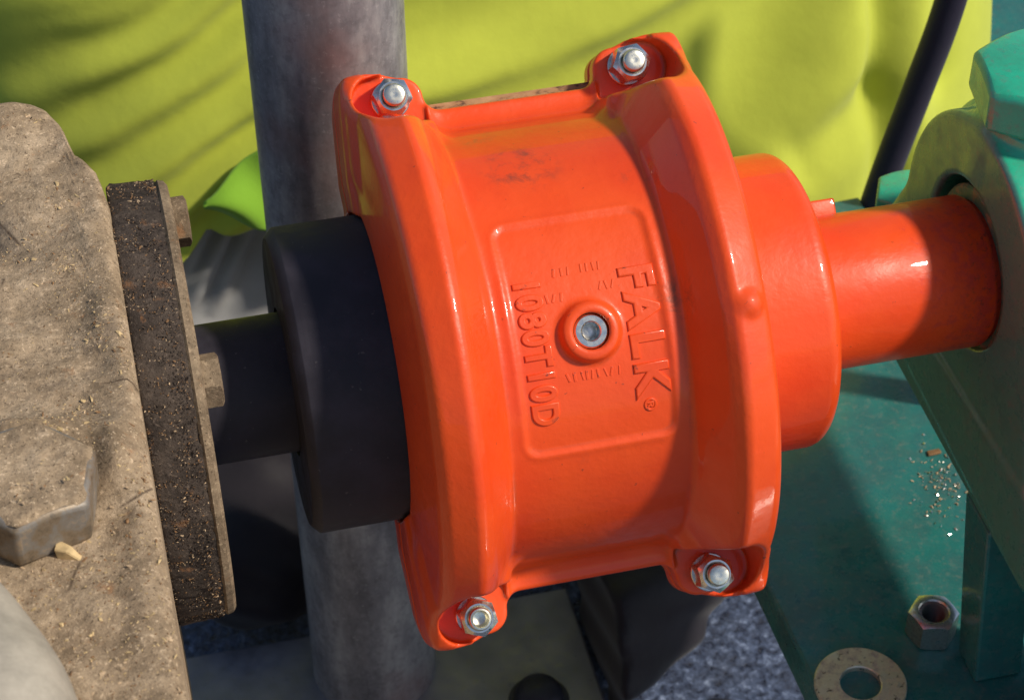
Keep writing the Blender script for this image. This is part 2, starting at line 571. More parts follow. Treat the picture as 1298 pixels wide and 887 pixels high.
m = Mat("sky_tinted_wet_concrete", rough=.4)
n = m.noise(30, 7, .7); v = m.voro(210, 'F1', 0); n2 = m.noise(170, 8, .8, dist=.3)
c = m.ramp(n2, [(.38, (.008, .011, .03)), (.48, (.05, .072, .14)), (.57, (.13, .18, .31)), (.66, (.42, .52, .74))])  # blue sky light put into the concrete's colour
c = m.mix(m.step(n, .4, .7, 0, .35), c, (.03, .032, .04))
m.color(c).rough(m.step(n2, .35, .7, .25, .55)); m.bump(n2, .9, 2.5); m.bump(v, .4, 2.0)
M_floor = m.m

# ------------------------------------------------------------------ setting: floor
V = []; F = []
fx = np.linspace(-1, 1, 61); gx = np.sign(fx) * np.abs(fx) ** 2.2 * 30000
for y in gx:
    for x in gx: V.append((x, y, 0))
for j in range(60):
    for i in range(60): F.append((j * 61 + i, j * 61 + i + 1, (j + 1) * 61 + i + 1, (j + 1) * 61 + i))
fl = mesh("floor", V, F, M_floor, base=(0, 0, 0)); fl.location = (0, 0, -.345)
fl["kind"] = "structure"

# ------------------------------------------------------------------ coupling (frame: x along the shaft, y up the picture, z toward the viewer)
coup = thing("shaft_coupling", "orange cast coupling cover bolted around a shaft, FALK and 1080T10D cast in it", "coupling", (0, 0, 0), (ROT, 0, 0))

H = 0.7
X, U, N = grid3((-66, -102, -2.1), (66, 102, 98), H)
ax = np.abs(X)
rho = np.sqrt(U * U + N * N)
# outer radius as a function of |x|
xs = np.arange(0, 70, .25)
ro = np.interp(xs, [0, 29.5, 31.0, 33.0, 40.0, 43, 45.0, 54.0, 58.0, 64.0, 70], [76.6, 76.6, 77.6, 81.0, 90.6, 93.2, 93.6, 90.4, 88.4, 85.0, 82])
kk = np.exp(-np.linspace(-2, 2, 9) ** 2); kk /= kk.sum()
ro = np.convolve(np.pad(ro, 4, mode='edge'), kk, 'valid')
Ro = np.interp(ax, xs, ro).astype(np.float32)
arc = np.arctan2(U, np.maximum(N, 1e-3)) * 76.0
# the sunken name panel
px_ = np.abs(X + 0.0) - 20.0; py_ = np.abs(arc - 0.5) - 33.5
dp = np.sqrt(np.maximum(px_, 0) ** 2 + np.maximum(py_, 0) ** 2) + np.minimum(np.maximum(px_, py_), 0) - 4.5
tt = np.clip((1.4 - dp) / 2.8, 0, 1); tt = tt * tt * (3 - 2 * tt)
bead = np.exp(-((dp - 1.2) / 1.2) ** 2)
sw = np.clip((ax - 33) / 8, 0, 1)
Rr = Ro - 0.75 * tt + .3 * bead + 3.4 * sw * np.abs(U / np.maximum(rho, 1)) ** 5
d = (rho - Rr) * .8
xlim = 60.2 + 2.0 * (X > 0) * np.clip(np.abs(U) / 98, 0, 1) ** 2 - np.clip((rho - 56) / 38, 0, 1) * (1.8 + 3.4 * np.clip(N / 90, 0, 1))
d = smax(d, ax - xlim, 3.5)
# gentle casting waviness
# lugs and split flange
def rbox(cx_, cy_, hx, hy, r):
    qx = np.abs(ax - cx_) - hx + r; qy = np.abs(np.abs(U) - cy_) - hy + r
    return np.sqrt(np.maximum(qx, 0) ** 2 + np.maximum(qy, 0) ** 2) + np.minimum(np.maximum(qx, qy), 0) - r
lug = smax(rbox(50.5, 80, 20.0, 17.4, 7.5), N - 27.0 + .8 * np.maximum(np.abs(U) - 84, 0), 5.0)
lug = smax(lug, ax - xlim, 7.0)
flg = smax(smax(rbox(55, 72, 9, 26.4, 6), N - 15.0, 4.0), ax - xlim, 3.0)
lip = smax(smax(ax - 36, np.abs(U) - 84.7, 1.5), N - 7.5, 2.0)
lip = smax(lip, 66 - np.abs(U), 1)
d = smin(d, smin(smin(lip, flg, 4.0), lug, 6.0), 7.0)
# plug boss
br = np.sqrt(X * X + U * U)
d = smin(d, smax(smax(br - 9.6, N - 79.6, 2.5), 60 - N, 1), 2.2)
d = smax(d, -smax(br - 5.9, 71.6 - N, .6), .8)
# the small pip on the rim
d = smin(d, np.sqrt((X - 48.0) ** 2 + (U - 0.5) ** 2 + (N - 89.6) ** 2) - 5.2, 1.6)
# seats for the nuts
t_ = np.clip(ax, 26.0, 47.2)
poc = np.sqrt((ax - t_) ** 2 + (np.abs(U) - 88.8) ** 2) - 9.4
poc = np.minimum(poc, np.maximum(np.maximum(np.abs(ax - 43.0) - 7.6, 89.2 - np.abs(U)), 12.5 - N))
poc = np.maximum(poc, 30.5 - ax)
poc = smax(poc, 8.0 - N, 1.2)
d = smax(d, -poc, 1.6)
# hollow inside
cav = np.minimum(np.maximum(rho - 70.0, ax - 48.0), rho - 54.3)
d = smax(d, -cav, .6)
d = np.maximum(d, .3 - N)
V, Fq = surface_nets(d.astype(np.float32), (-66, -102, -2.1), H)
del d, cav, poc, lug, lip, Rr, Ro, rho, tt, bead, dp
cover = mesh("cover_half", V, Fq, M_orange, coup)
cover["label"] = "front half of the cover with raised lettering"
c2 = cover.copy(); COL.objects.link(c2); c2.parent = coup
c2["label"] = "rear half of the cover"
c2.rotation_euler = (math.pi, 0, 0); c2.location = (0, 0, -1.8 * S)

MB().box((-31, 60, -1.7), (31, 87.4, .2)).build("gasket", M_gasket, coup, smooth=False)
MB().box((-31, -85.0, -1.7), (31, -60, .2)).build("gasket", M_gasket, coup, smooth=False)

def hub(x0, x1, mat, cham):
    s_ = 1 if x1 > x0 else -1
    L = abs(x1 - x0); r = 53.3
    if cham == 'sharp':
        pr = [(0, 26), (0, r), (L - 3.2, r), (L - 2.7, r - .2), (L - .4, r - 2.6), (L, r - 3.2), (L, 26)]
    else:
        pr = [(0, 26), (0, r)] + [(L - 6 + 6 * math.sin(a), r - 6 + 6 * math.cos(a)) for a in np.linspace(0, math.pi / 2, 8)] + [(L, 26)]
    V, F = lathe(pr, (x0, 0, 0), (s_, 0, 0), n=160, closed=True)
    return mesh("hub", V, F, mat, coup, sharp=30)
h1 = hub(-40, -92.4, M_black, 'sharp'); h1["label"] = "black steel hub"
h2 = hub(40, 91.5, M_orange_hub, 'round'); h2["label"] = "orange painted hub"
k_ = MB().box((84, 24, -5), (111.5, 33.4, 3.0)).build("key", M_orange_hub, coup); bevel(k_, .8)

# nuts, each with its stud
HEXV, HEXF = hex_body(11.9, 9.6, hole=3.9, cham=.84, slope=.8)
stud_prof = [(0, 3.9)]
for i in range(7):
    stud_prof += [(1.2 + i * 1.25, 3.9), (1.8 + i * 1.25, 3.55)]
stud_prof += [(11.6, 3.9), (12.6, 3.8), (13.0, 3.55), (13.15, 3.25), (13.2, 1.6), (13.18, .8), (13.15, .05)]
SV, SF = lathe(stud_prof, (0, 0, 0), (0, 0, 1), n=48)
stud_me = None; nut_me = None; first = None
for i, (sx, sy, sp) in enumerate(((-1, 1, .30), (1, 1, .62), (-1, -1, .15), (1, -1, .05))):
    if first is None:
        nb = mesh("nut", HEXV, HEXF, M_zinc, coup, sharp=28)
        st = mesh("stud", SV, SF, M_bright, nb, sharp=50)
        wv, wf = lathe([(0, 3.8), (0, 6.5), (.25, 6.8), (1.1, 6.8), (1.35, 6.5), (1.35, 3.8)], (0, 0, -1.35), (0, 0, 1), n=56, closed=True)
        ws = mesh("nut_washer", wv, wf, M_zinc, nb, sharp=30)
        first = (nb, st, ws)
    else:
        nb = first[0].copy(); COL.objects.link(nb); nb.parent = coup
        for q in first[1:]:
            q2 = q.copy(); COL.objects.link(q2); q2.parent = nb
            if i == 2 and q is first[1]:       # this one ends in a hollow
                hv_, hf_ = lathe([(0, 3.9), (12.4, 3.9), (13.0, 3.6), (13.1, 3.0), (12.7, 2.7), (9.5, 2.2), (9.0, .05)], (0, 0, 0), (0, 0, 1), n=48)
                hm = bpy.data.meshes.new("stud"); hm.from_pydata([tuple(v * S) for v in hv_], [], hf_); hm.materials.append(M_bright)
                hm.polygons.foreach_set("use_smooth", [True] * len(hm.polygons)); hm.set_sharp_from_angle(angle=math.radians(40))
                q2.data = hm; q2["label"] = "stud with a hollow end"
    nb.location = Vector((sx * 42.2, sy * 89.9, 9.4)) * S
    nb.rotation_euler = (0, 0, sp)

# lube plug with a socket
pl = mesh("lube_plug", *lathe([(-5, 5.6), (1.2, 5.6), (1.9, 5.0), (1.9, 3.3), (1.5, 2.9), (-2.4, 2.9), (-2.4, .05)], (0, 0, 76.6), (0, 0, 1), n=64), M_zinc, coup, sharp=30)
sv, sf = hex_body(4.9, 1.3, cham=.97, n=48)
# the socket's floor shows as a hexagon sunk in the plug
mesh("socket", turn(sv, (0, 0, 73.4), (0, 0, 1), .2), sf, M_nut, pl, sharp=25)

# raised lettering bent round the barrel
def lettering(name, body, x_base, x_top, u_top, u_bot, r0, bold=.0, shear=0, extr=.55, bev=.28, spacing=1.0):
    cu = bpy.data.curves.new("lettering", 'FONT'); cu.body = body
    cu.extrude = .05; cu.bevel_depth = .0; cu.offset = 0; cu.space_character = spacing; cu.shear = shear
    ob = bpy.data.objects.new("lettering", cu); COL.objects.link(ob)
    dg = bpy.context.evaluated_depsgraph_get()
    me = ob.evaluated_get(dg).to_mesh()
    co = np.array([v.co for v in me.vertices]); ob.evaluated_get(dg).to_mesh_clear()
    wx = co[:, 0].max() - co[:, 0].min(); wy = co[:, 1].max() - co[:, 1].min()
    sx = (u_top - u_bot) / wx; sy = (x_top - x_base) / wy
    # set size so that the bevel keeps its true width: scale the curve's own thickness
    cu.offset = bold
    cu.extrude = extr / sy; cu.bevel_depth = bev / sy; cu.bevel_resolution = 2; cu.resolution_u = 6
    dg = bpy.context.evaluated_depsgraph_get(); dg.update()
    ev = ob.evaluated_get(dg); me = ev.to_mesh()
    co = np.array([v.co for v in me.vertices]); Fs = [tuple(p.vertices) for p in me.polygons]
    ev.to_mesh_clear()
    bpy.data.objects.remove(ob); bpy.data.curves.remove(cu)
    x = x_base + (co[:, 1] - co[:, 1].min()) * sy
    u = u_top - (co[:, 0] - co[:, 0].min()) * sx
    z = co[:, 2] * sy
    th = u / r0; R = r0 + z
    V = np.c_[x, R * np.sin(th), R * np.cos(th)]
    return mesh(name, V, Fs, M_orange, coup, sharp=50)

RP = 75.78
lettering("raised_lettering", "FALK", 12.3, 22.6, 18.6, -22.0, RP, bold=.012, extr=.22, bev=.55, spacing=1.22)
lettering("raised_lettering", "®", 14.6, 18.4, -24.4, -28.4, RP, extr=.2, bev=.25)
lettering("raised_lettering", "1080T10D", -22.3, -14.2, 18.6, -26.8, RP, bold=.014, extr=.2, bev=.5, spacing=1.12)
# worn, unreadable small cast characters around the plug: only stubs of strokes are left
mb = MB()
R3 = np.random.RandomState(5)
for (xa, xb, u0) in ((-8, -2, 20.3), (1, 8.5, 20.6), (-13.5, -5.5, 12.2), (6, 10.5, 14.0), (-9, 8.5, -13.6)):
    x = xa
    while x < xb:
        hh = 3.0; ang = R3.uniform(-.35, .35); wdt = R3.uniform(.6, 1.1)
        th = (u0 + R3.uniform(-.2, .2)) / RP
        V = []
        for zz in (-.5, .13):
            for (a, b) in ((-wdt / 2, -hh / 2), (wdt / 2, -hh / 2), (wdt / 2, hh / 2), (-wdt / 2, hh / 2)):
                ca, sa = math.cos(ang), math.sin(ang)
                xx = x + a * ca - b * sa; uu = u0 + a * sa + b * ca
                V.append((xx, (RP + .16 + zz) * math.sin(uu / RP), (RP + .16 + zz) * math.cos(uu / RP)))
        mb.hexa(V)
        x += R3.uniform(1.5, 2.6)
o = mb.build("worn_lettering", M_orange, coup, smooth=False); bevel(o, .2, 2)
o["kind"] = "stuff"

# ------------------------------------------------------------------ shafts
V, F = lathe([(70, 27.2), (70.2, 27.9), (156.2, 27.9), (157.4, 27.3), (157.8, 26.0), (158.2, 25.4), (221, 25.4), (221, 20)], (0, 0, 0), (1, 0, 0), n=128)
sh = mesh("drive_shaft", V, F, M_orange_shaft, sharp=40)
tag(sh, "orange painted shaft between the orange hub and the green bearing housing", "shaft")
V, F = lathe([(-200, 20), (-160, 24.3), (-88, 24.3), (-88, 10)], (0, 0, 0), (1, 0, 0), n=96)
sh = mesh("input_shaft", V, F, M_black, sharp=40)
tag(sh, "dark steel shaft from the dusty gearbox into the black hub", "shaft")

# ------------------------------------------------------------------ dusty gearbox
gear = thing("gearbox", "dust covered cast gearbox housing with a round bearing cap", "gearbox", (-240, -60, -345))
GB = np.array((-240, -60, -345.0))
def ztop(x, y):
    z = 78 + 1.0 * vnoise(x / 26, y / 26, 1) + .8 * vnoise(x / 9, y / 9, 2) + .35 * vnoise(x / 3, y / 3, 3)
    # casting boss at the back
    z = z + 5.5 * np.exp(-(((x + 171) / 17) ** 2 + ((y - 62) / 16) ** 2))
    # raised shoulder toward the cap
    z = z + 2.0 * np.exp(-((x + 147) / 6) ** 2) * (1 + .6 * vnoise(x / 8, y / 12, 5))
    # sunken pocket
    q = ((x + 190) / 19) ** 2 + ((y - 8 + .8 * (x + 183)) / 16) ** 2
    z = z - 8 * np.exp(-q * 1.2)
    # dust heaped behind the big bolt
    z = z + 13 * np.exp(-(((x + 176) / 20) ** 2 + ((y + 96) / 9) ** 2)) + 6 * np.exp(-(((x + 152) / 6) ** 2 + ((y + 106) / 12) ** 2))
    # hollow across the middle
    z = z - 2.4 * np.exp(-((y + 40 + .5 * (x + 160)) / 16) ** 2) * np.clip((-150 - x) / 12, 0, 1)
    return z
bx = [-330, -200, -185, -175, -168, -162, -158, -153.5, -151, -148, -144.6, -142, -140]
by = [75, 75, 74, 74.6, 75.5, 74.3, 71, 61, 46, 40, 33.7, 19, 14]
xs_ = np.r_[np.linspace(-330, -215, 24), np.arange(-213, -141.9, 1.2), -142.0]
NV = 220
V = []; nrow = 0
for x in xs_:
    yl = float(np.interp(x, bx, by))
    r = 9
    ys = np.r_[np.linspace(-330, -220, 12)[:-1], np.linspace(-220, yl - r, NV)]
    z = ztop(np.full_like(ys, x), ys)
    edge = max(0.0, 3.0 - (-142.0 - x)); z = z - edge * edge * .35
    row = [(x, -330, -345.0)] + [(x, yy, zz) for yy, zz in zip(ys, z)]
    for a in np.linspace(0, math.pi / 2, 9)[1:]:
        row.append((x, yl - r + r * math.sin(a), z[-1] - r + r * math.cos(a)))
    row += [(x, yl + .5, 30), (x, yl + 1, -345)]
    nrow = len(row); V += row
F = []
for i in range(len(xs_) - 1):
    for j in range(nrow - 1):
        F.append((i * nrow + j, (i + 1) * nrow + j, (i + 1) * nrow + j + 1, i * nrow + j + 1))
i0 = (len(xs_) - 1) * nrow
F.append(tuple(i0 + j for j in range(nrow)))
F.append(tuple(range(nrow))[::-1])
mesh("housing", V, F, M_dirt, gear, base=(0, 0, 0), sharp=60).location = -Vector(GB) * S
def gpart(name, V, F, mat, parent=gear, **k):
    o = mesh(name, V, F, mat, parent, **k)
    if parent is gear: o.location = -Vector(GB) * S
    return o
# bearing cap: a round flange, its rim rough with packed dirt
nT = 260; prof = [(-142.5, 60), (-142.5, 74.6), (-141, 75.4), (-137, 75.3), (-133, 75.0), (-129, 74.6), (-126, 74.2)]
V = []; F = []
for (xx, r) in prof:
    for k in range(nT):
        t = 2 * math.pi * k / nT
        a = np.array([t * 12]); b = np.array([xx / 3.0])
        rr = r + (.7 * float(vnoise(a * 3, b * 1.5, 21)[0]) + .4 * float(vnoise(a * 8, b * 3, 22)[0])) * (1 if xx > -142 else 0)
        V.append((xx, rr * math.cos(t), rr * math.sin(t)))
m_ = len(prof)
for i in range(m_ - 1):
    for k in range(nT):
        l = (k + 1) % nT; F.append((i * nT + k, i * nT + l, (i + 1) * nT + l, (i + 1) * nT + k))
cap = gpart("bearing_cap", V, F, M_dark_dirt)
V, F = lathe([(-126.2, 74.0), (-125.2, 74.9), (-123.2, 74.4), (-122.2, 73.0), (-122.2, 30), (-126.2, 30)], (0, 0, 0), (1, 0, 0), n=160, closed=True)
mesh("cap_edge", V, F, M_edge_dirt, cap, sharp=40)
hv, hf = hex_body(15.5, 6.0, cham=.93, n=48)
for i in range(4):
    a = math.radians(43 + 4) + i * math.pi / 2
    c = np.array((-122.3, -math.cos(a) * 60.5, math.sin(a) * 60.5))
    if i == 3: continue      # left out, it barely shows in the dark
    # angle measured so that one bolt faces the viewer and one stands at the top
    o = mesh("cap_bolt", turn(hv, c, (1, 0, 0), a + .25), hf, M_edge_dirt if i in (0, 1) else M_bolt_shade, cap, sharp=30)  # remaining bolt takes darker dirt, shade put into the colour
# big hex bolt on top with a washer under it
bc = (-176, -119, 78.5)
hv2, hf2 = hex_body(36, 15.5, cham=.94, n=72)
bevel(gpart("hex_bolt", turn(hv2, bc, (0.06, -0.03, 1), .33), hf2, M_boltside, sharp=50), 1.6, 3, 28)
# crust of dust on the bolt's top
V = []; F = []
nn = 72
for i in range(14):
    for k in range(nn):
        t = 2 * math.pi * k / nn
        dq = (t - .33 + math.pi / 6) % (math.pi / 3) - math.pi / 6
        rr = 17.3 / math.cos(dq) * i / 13
        x = rr * math.cos(t); y = rr * math.sin(t)
        zz = 16.2 + .5 * float(vnoise(np.array([x / 4]), np.array([y / 4]), 31)[0]) - (1.5 if i == 13 else 0)
        V.append((x, y, zz))
for i in range(13):
    for k in range(nn):
        l = (k + 1) % nn; F.append((i * nn + k, (i + 1) * nn + k, (i + 1) * nn + l, i * nn + l))
gpart("dust_crust", turn(V, bc, (0.06, -0.03, 1), 0), F, M_dirt)

# pale pipe crossing the near corner
V, F = tube([(-260, -120, 60), (-212, -160, 92), (-193.5, -189, 94), (-187, -214, 90), (-184, -260, 60), (-184, -300, -40)], 21, n=40, sub=10)
o = mesh("pipe", V, F, M_pipe, base=(-190, -200, 60)); tag(o, "smooth pale grey pipe curving beside the dusty gearbox", "pipe")

# loose sawdust and grit: uncountable
def flakes(name, pts, mats_, smin_, smax_, label, cat, wts=None, big=0.0):
    Vs = []; Fs = []; mi = []
    for (x, y, z) in pts:
        L = random.uniform(smin_, smax_) * (2.2 if random.random() < big else 1.0); W_ = L * random.uniform(.25, .7); T = L * random.uniform(.08, .3)
        R = Matrix.Rotation(random.uniform(0, 6.28), 3, 'Z') @ Matrix.Rotation(random.gauss(0, .4), 3, 'X') @ Matrix.Rotation(random.gauss(0, .4), 3, 'Y')
        b = len(Vs)
        for sx, sy, sz in ((-1, -.8, 0), (1, -.5, 0), (.9, .6, 0), (-.7, 1, 0), (0, 0, 1)):
            v = R @ Vector((sx * L / 2, sy * W_ / 2, sz * T)); Vs.append((x + v.x, y + v.y, z + v.z))
        q = random.choices(range(len(mats_)), wts or [3, 2, 1][:len(mats_)])[0]
        for f in ((0, 1, 4), (1, 2, 4), (2, 3, 4), (3, 0, 4), (3, 2, 1, 0)):
            Fs.append(tuple(b + i for i in f)); mi.append(q)
    o = mesh(name, Vs, Fs, mats_[0], smooth=False)
    for mm in mats_[1:]: o.data.materials.append(mm)
    o.data.polygons.foreach_set("material_index", mi)
    tag(o, label, cat, kind="stuff")
    return o
def heap(x, y, k): return float(vnoise(np.array([x / k]), np.array([y / k]), 41)[0])
pts = []
while len(pts) < 5200:
    x = random.uniform(-215, -142.5); y = random.uniform(-235, 62)
    if y > np.interp(x, bx, by) - 9: continue
    dens = .07 + 1.3 * max(0, heap(x, y, 16)) * (.4 + max(0, heap(x + 90, y, 5))) + (.25 if y < -125 else 0)
    if random.random() > dens: continue
    z = float(ztop(np.array([x]), np.array([y]))[0])
    if (x - bc[0]) ** 2 + (y - bc[1]) ** 2 < 19 ** 2:
        z = 95.5 if random.random() < .6 and (x - bc[0]) ** 2 + (y - bc[1]) ** 2 < 15 ** 2 else None
    if z is None: continue
    pts.append((x, y, z))
flakes("sawdust", pts, [M_chip, M_chip_dark, M_grain], .35, 1.15, "loose sawdust and chips over the dusty gearbox top", "sawdust", big=.10)
pts = []
while len(pts) < 9000:
    a = math.radians(random.uniform(-72, 160)); x = -142 + 15.5 * random.random()
    k = heap(a * 9, x / 2, 1.0)
    near = math.exp(-(x + 142) / 5.0)
    if random.random() > .25 + .5 * near + .35 * k: continue
    pts.append((x, -75.2 * math.cos(a), 75.2 * math.sin(a)))
flakes("grit", pts, [M_dark_dirt, M_dark_dirt, M_chip_dark, M_grain], .25, 1.0, "coarse grit and sawdust caught on the dark cap rim", "grit", wts=[5, 5, 2.2, 1.3], big=.03)
def chip(name, c, V, mat, label, cat):
    F = [(3, 2, 1, 0), (4, 5, 6, 7), (0, 1, 5, 4), (1, 2, 6, 5), (2, 3, 7, 6), (3, 0, 4, 7)]
    o = mesh(name, np.array(V, float) + np.array(c), F, mat, smooth=False, base=c); bevel(o, .3, 1); tag(o, label, cat); return o
zc_ = float(ztop(np.array([-168.]), np.array([-136.]))[0])
chip("wood_chip", (-168, -136.5, zc_), [(-2.2, -1.6, -.5), (4.2, -3.4, -.5), (4.6, -1.8, -.5), (-1.6, 2.2, -.5), (-2.6, -1.2, 3.6), (.6, -2.6, 3.2), (2.2, -.8, 3.4), (-1.4, 2.0, 4.4)], M_chip, "pale wood chip lying in front of the big hex bolt", "wood chip")

# ------------------------------------------------------------------ green machine base
base = thing("machine_base", "green painted steel machine base under the bearing housing", "machine base", (200, 0, -345))
BB = -Vector((200, 0, -345)) * S
def bpart(name, mb, mat=M_green_base, bv=1.2, **k):
    o = mb.build(name, mat, base, smooth=False); o.location = BB
    if bv: bevel(o, bv, 2)
    return o
bpart("base_plate", MB().hexa([(105, -330, -176), (219, -330, -176), (219, 235, -176), (86.5, 228, -176), (105, -330, -157), (219, -330, -157), (219, 235, -157), (86.5, 228, -157)]))
bpart("base_leg", MB().box((150, -300, -345), (217, -240, -176.2)))
bpart("base_frame", MB().box((300, 300, -345), (800, 900, -250)))
# slanted gusset under the foot, and the pedestal behind it
bpart("gusset", MB().hexa([(156.5, -66, -156.8), (176, -66, -156.8), (176, -49, -156.8), (156.5, -49, -156.8), (156.5, -53.5, -84), (176, -53.5, -84), (176, -31, -84), (156.5, -31, -84)]))
bpart("base_leg", MB().box((150, 170, -345), (217, 215, -176.2)))
bpart("pedestal", MB().box((178, -128, -156.8), (215, -67, -85)))
bpart("pedestal", MB().box((206, 80, -156.8), (216, 93, -80)))
# flakes and beads of something pale on the plate
pb = []
for _ in range(150):
    x = min(196, random.gauss(184, 7)); y = max(10, random.gauss(38, 11))
    pb.append((x, y, -156.6))
flakes("swarf", pb, [M_zinc, M_grain], .6, 1.9, "bright metal swarf scattered on the green base plate", "swarf")
chip("steel_flake", (188, 57, -156.8), [(-3, -1.6, 0), (3.2, -1.2, 0), (3, 1.4, 0), (-2.6, 1.6, 0), (-3, -1.6, 1.0), (3.2, -1.2, 1.4), (3, 1.4, 1.2), (-2.6, 1.6, .8)], M_chip_dark, "small brown flake lying by the green foot", "flake")

# loose nut and washer
nutv, nutf = hex_body(17.5, 13.5, hole=5.6, cham=.93, bottom_cham=True)
nut = thing("loose_nut", "loose steel hex nut standing on the green base plate", "nut", (149, -38, -156.9))
mesh("body", [(v[0] * math.cos(.25) - v[1] * math.sin(.25), v[0] * math.sin(.25) + v[1] * math.cos(.25), v[2]) for v in nutv], nutf, M_nut, nut, sharp=28)
tp = []
for i in range(8):
    tp += [(.7 + i * 1.55, 5.75), (1.45 + i * 1.55, 4.75)]
tp += [(12.9, 5.75), (12.9, 6.2), (.6, 6.2)]
V, F = lathe(tp, (0, 0, 0), (0, 0, 1), n=48, closed=True)
mesh("screw_thread", V, F, M_thread, nut, sharp=35)
V, F = lathe([(0, 8.0), (0, 17.6), (.4, 18), (2.2, 18), (2.6, 17.6), (2.6, 8.4), (2.2, 8.0)], (0, 0, 0), (0, 0, 1), n=96, closed=True)
o = mesh("loose_washer", [(v[0] + 112.5, v[1] - 57, v[2] - 156.9) for v in V], F, M_washer, sharp=30, base=(112.5, -57, -156.9))
tag(o, "worn flat washer lying on the green base plate", "washer")

# ------------------------------------------------------------------ green bearing housing
brg = thing("bearing_housing", "green cast bearing housing holding the end of the orange shaft", "bearing housing", (225, 0, -84))
GO = -Vector((225, 0, -84)) * S
Hh = 1.1
X, Y, Z = grid3((154, -132, -84), (232, 100, 68), Hh)
r_ = np.sqrt(Y * Y + Z * Z)
d = r_ - 58.5
# flanks run down to the foot
fl_ = np.maximum(np.abs(Y + .12 * (Z)) - (57 + np.maximum(-Z, 0) * .45), Z - 2)
d = smin(d, fl_, 3)
d = smax(d, 157.0 - X, 3.0)
# broad step round the face: the body behind the face is larger
body2 = smax(r_ - 62.0, 170 - X, 4.0)
d = smin(d, body2, 2.5)
# parting ledge toward the viewer
led = smax(np.abs(Y + 50) - 32, np.maximum(np.abs(Z - 6) - 11, 172 - X), 3)
d = smin(d, led, 4)
# boss under the top bolt
bs = smax(np.sqrt((X - 184) ** 2 + (Y - 8) ** 2) - 25, np.maximum(Z - 63.5, 20 - Z), 2)
d = smin(d, bs, 4)
# foot, a tapered slab
foot = smax(np.maximum(Z - (-48 - .05 * (Y + 20)), (-79 + .06 * (Y + 40)) - Z), np.maximum(np.abs(Y + 18) - 112, 156.2 - X), 2.5)
d = smin(d, foot, 3)
d = smax(d, -np.maximum(np.sqrt((Y - 1.5) ** 2 + (Z - 2.5) ** 2) - 32.0, X - 171), 1.5)
d = smax(d, X - 217, 3)
V, Fq = surface_nets(d.astype(np.float32), (154, -132, -84), Hh)
ho = mesh("housing", V, Fq, M_green, brg); ho.location = GO
V, F = lathe([(161, 25.8), (159.4, 26.2), (159.4, 30.6), (160.4, 31.5), (172, 31.5), (172, 25.8)], (0, 0, 0), (1, 0, 0), n=96, closed=True)
o = mesh("shaft_seal", V, F, M_green_dull, brg, sharp=40); o.location = GO
hv3, hf3 = hex_body(48, 17, cham=.93, n=72)
o = mesh("top_bolt", turn(hv3, (181, 9, 63), (0, 0, 1), .36), hf3, M_green_bolt, brg, sharp=28); o.location = GO; bevel(o, 2.2, 3, 28)
hv4, hf4 = hex_body(26, 24, cham=.92, n=72)
o = mesh("foot_nut", turn(hv4, (172, 84, -53), (0, 0, 1), .1), hf4, M_green_bolt, brg, sharp=28); o.location = GO; bevel(o, .8, 2, 28)

# ------------------------------------------------------------------ post on its base plate
o = MB().box((-220, -120, -344.5), (54, 168, -330)).build("steel_plate", M_plate, smooth=False, base=(-80, 20, -344.5))
bevel(o, 1.5); tag(o, "grey steel floor plate under the galvanised post", "plate")
V, F = lathe([(0, 30), (0, 30.4), (1500, 30.4), (1500, 28)], (0, 0, 0), (0, 0, 1), n=96)
o = mesh("galvanised_post", [(v[0] - 52, v[1] + 140, v[2] - 330) for v in V], F, M_galv, base=(-52, 140, -330), sharp=40)
tag(o, "grey galvanised steel post standing behind the orange coupling", "post")
bv_, bf_ = hex_body(20, 12, cham=.93)
ab = thing("anchor_bolt", "dark round headed bolt on the grey floor plate", "bolt", (22, 99, -330))
mesh("bolt_head", *lathe([(0, 12), (6, 12), (9, 10.5), (11, 7), (11.6, .05)], (0, 0, 0), (0, 0, 1), n=48), M_rubber, ab, sharp=60)
mesh("bolt_washer", *lathe([(0.05, .5), (0.05, 15), (1.6, 15), (1.6, .5)], (0, 0, 0), (0, 0, 1), n=48), M_rubber, ab, sharp=40)
fc = thing("floor_fitting", "dark rounded pipe fitting on the floor beside the green base", "fitting", (104, 62, -345))
mesh("fitting_body", *lathe([(0, 20), (10, 20), (16, 18), (20, 12), (21, .05)], (0, 0, 0), (0, 0, 1), n=48), M_rubber, fc, sharp=60)
mesh("fitting_flange", *lathe([(0, 1), (0, 27), (4, 27), (4, 1)], (0, 0, 0), (0, 0, 1), n=48), M_green_base, fc, sharp=40)

# ------------------------------------------------------------------ person crouching behind
person = thing("person", "person crouching behind the machine in lime shirt and dark trousers", "person", (60, 420, -345))
PO = -Vector((60, 420, -345)) * S
hh = 6.0
G = grid3((-420, 190, -350), (520, 900, 330), 8.0)
tor = ellipsoid(G, (60, 450, -180), (180, 95, 95))
tor = smin(tor, capsule(G, (60, 470, -120), (60, 560, 150), 105, 95), 40)
tor = smin(tor, capsule(G, (-50, 590, 150), (170, 590, 150), 58, 58), 40)
tor = smin(tor, capsule(G, (60, 600, 170), (60, 640, 290), 52, 48), 30)
for sx in (-1, 1):
    cx_ = 60 + sx * 110
    tor = smin(tor, capsule(G, (cx_, 430, -220), (60 + sx * 190, 740, -240), 85, 60), 40)
    tor = smin(tor, capsule(G, (60 + sx * 190, 740, -270), (60 + sx * 130, 380, -290), 52, 40), 25)
    tor = smin(tor, capsule(G, (60 + sx * 165, 590, 140), (60 + sx * 200, 660, -20), 44, 38), 30)
    tor = smin(tor, capsule(G, (60 + sx * 200, 660, -20), (60 + sx * 170, 780, -120), 38, 30), 20)
V, Fq = surface_nets(tor.astype(np.float32), (-420, 190, -350), 8.0)
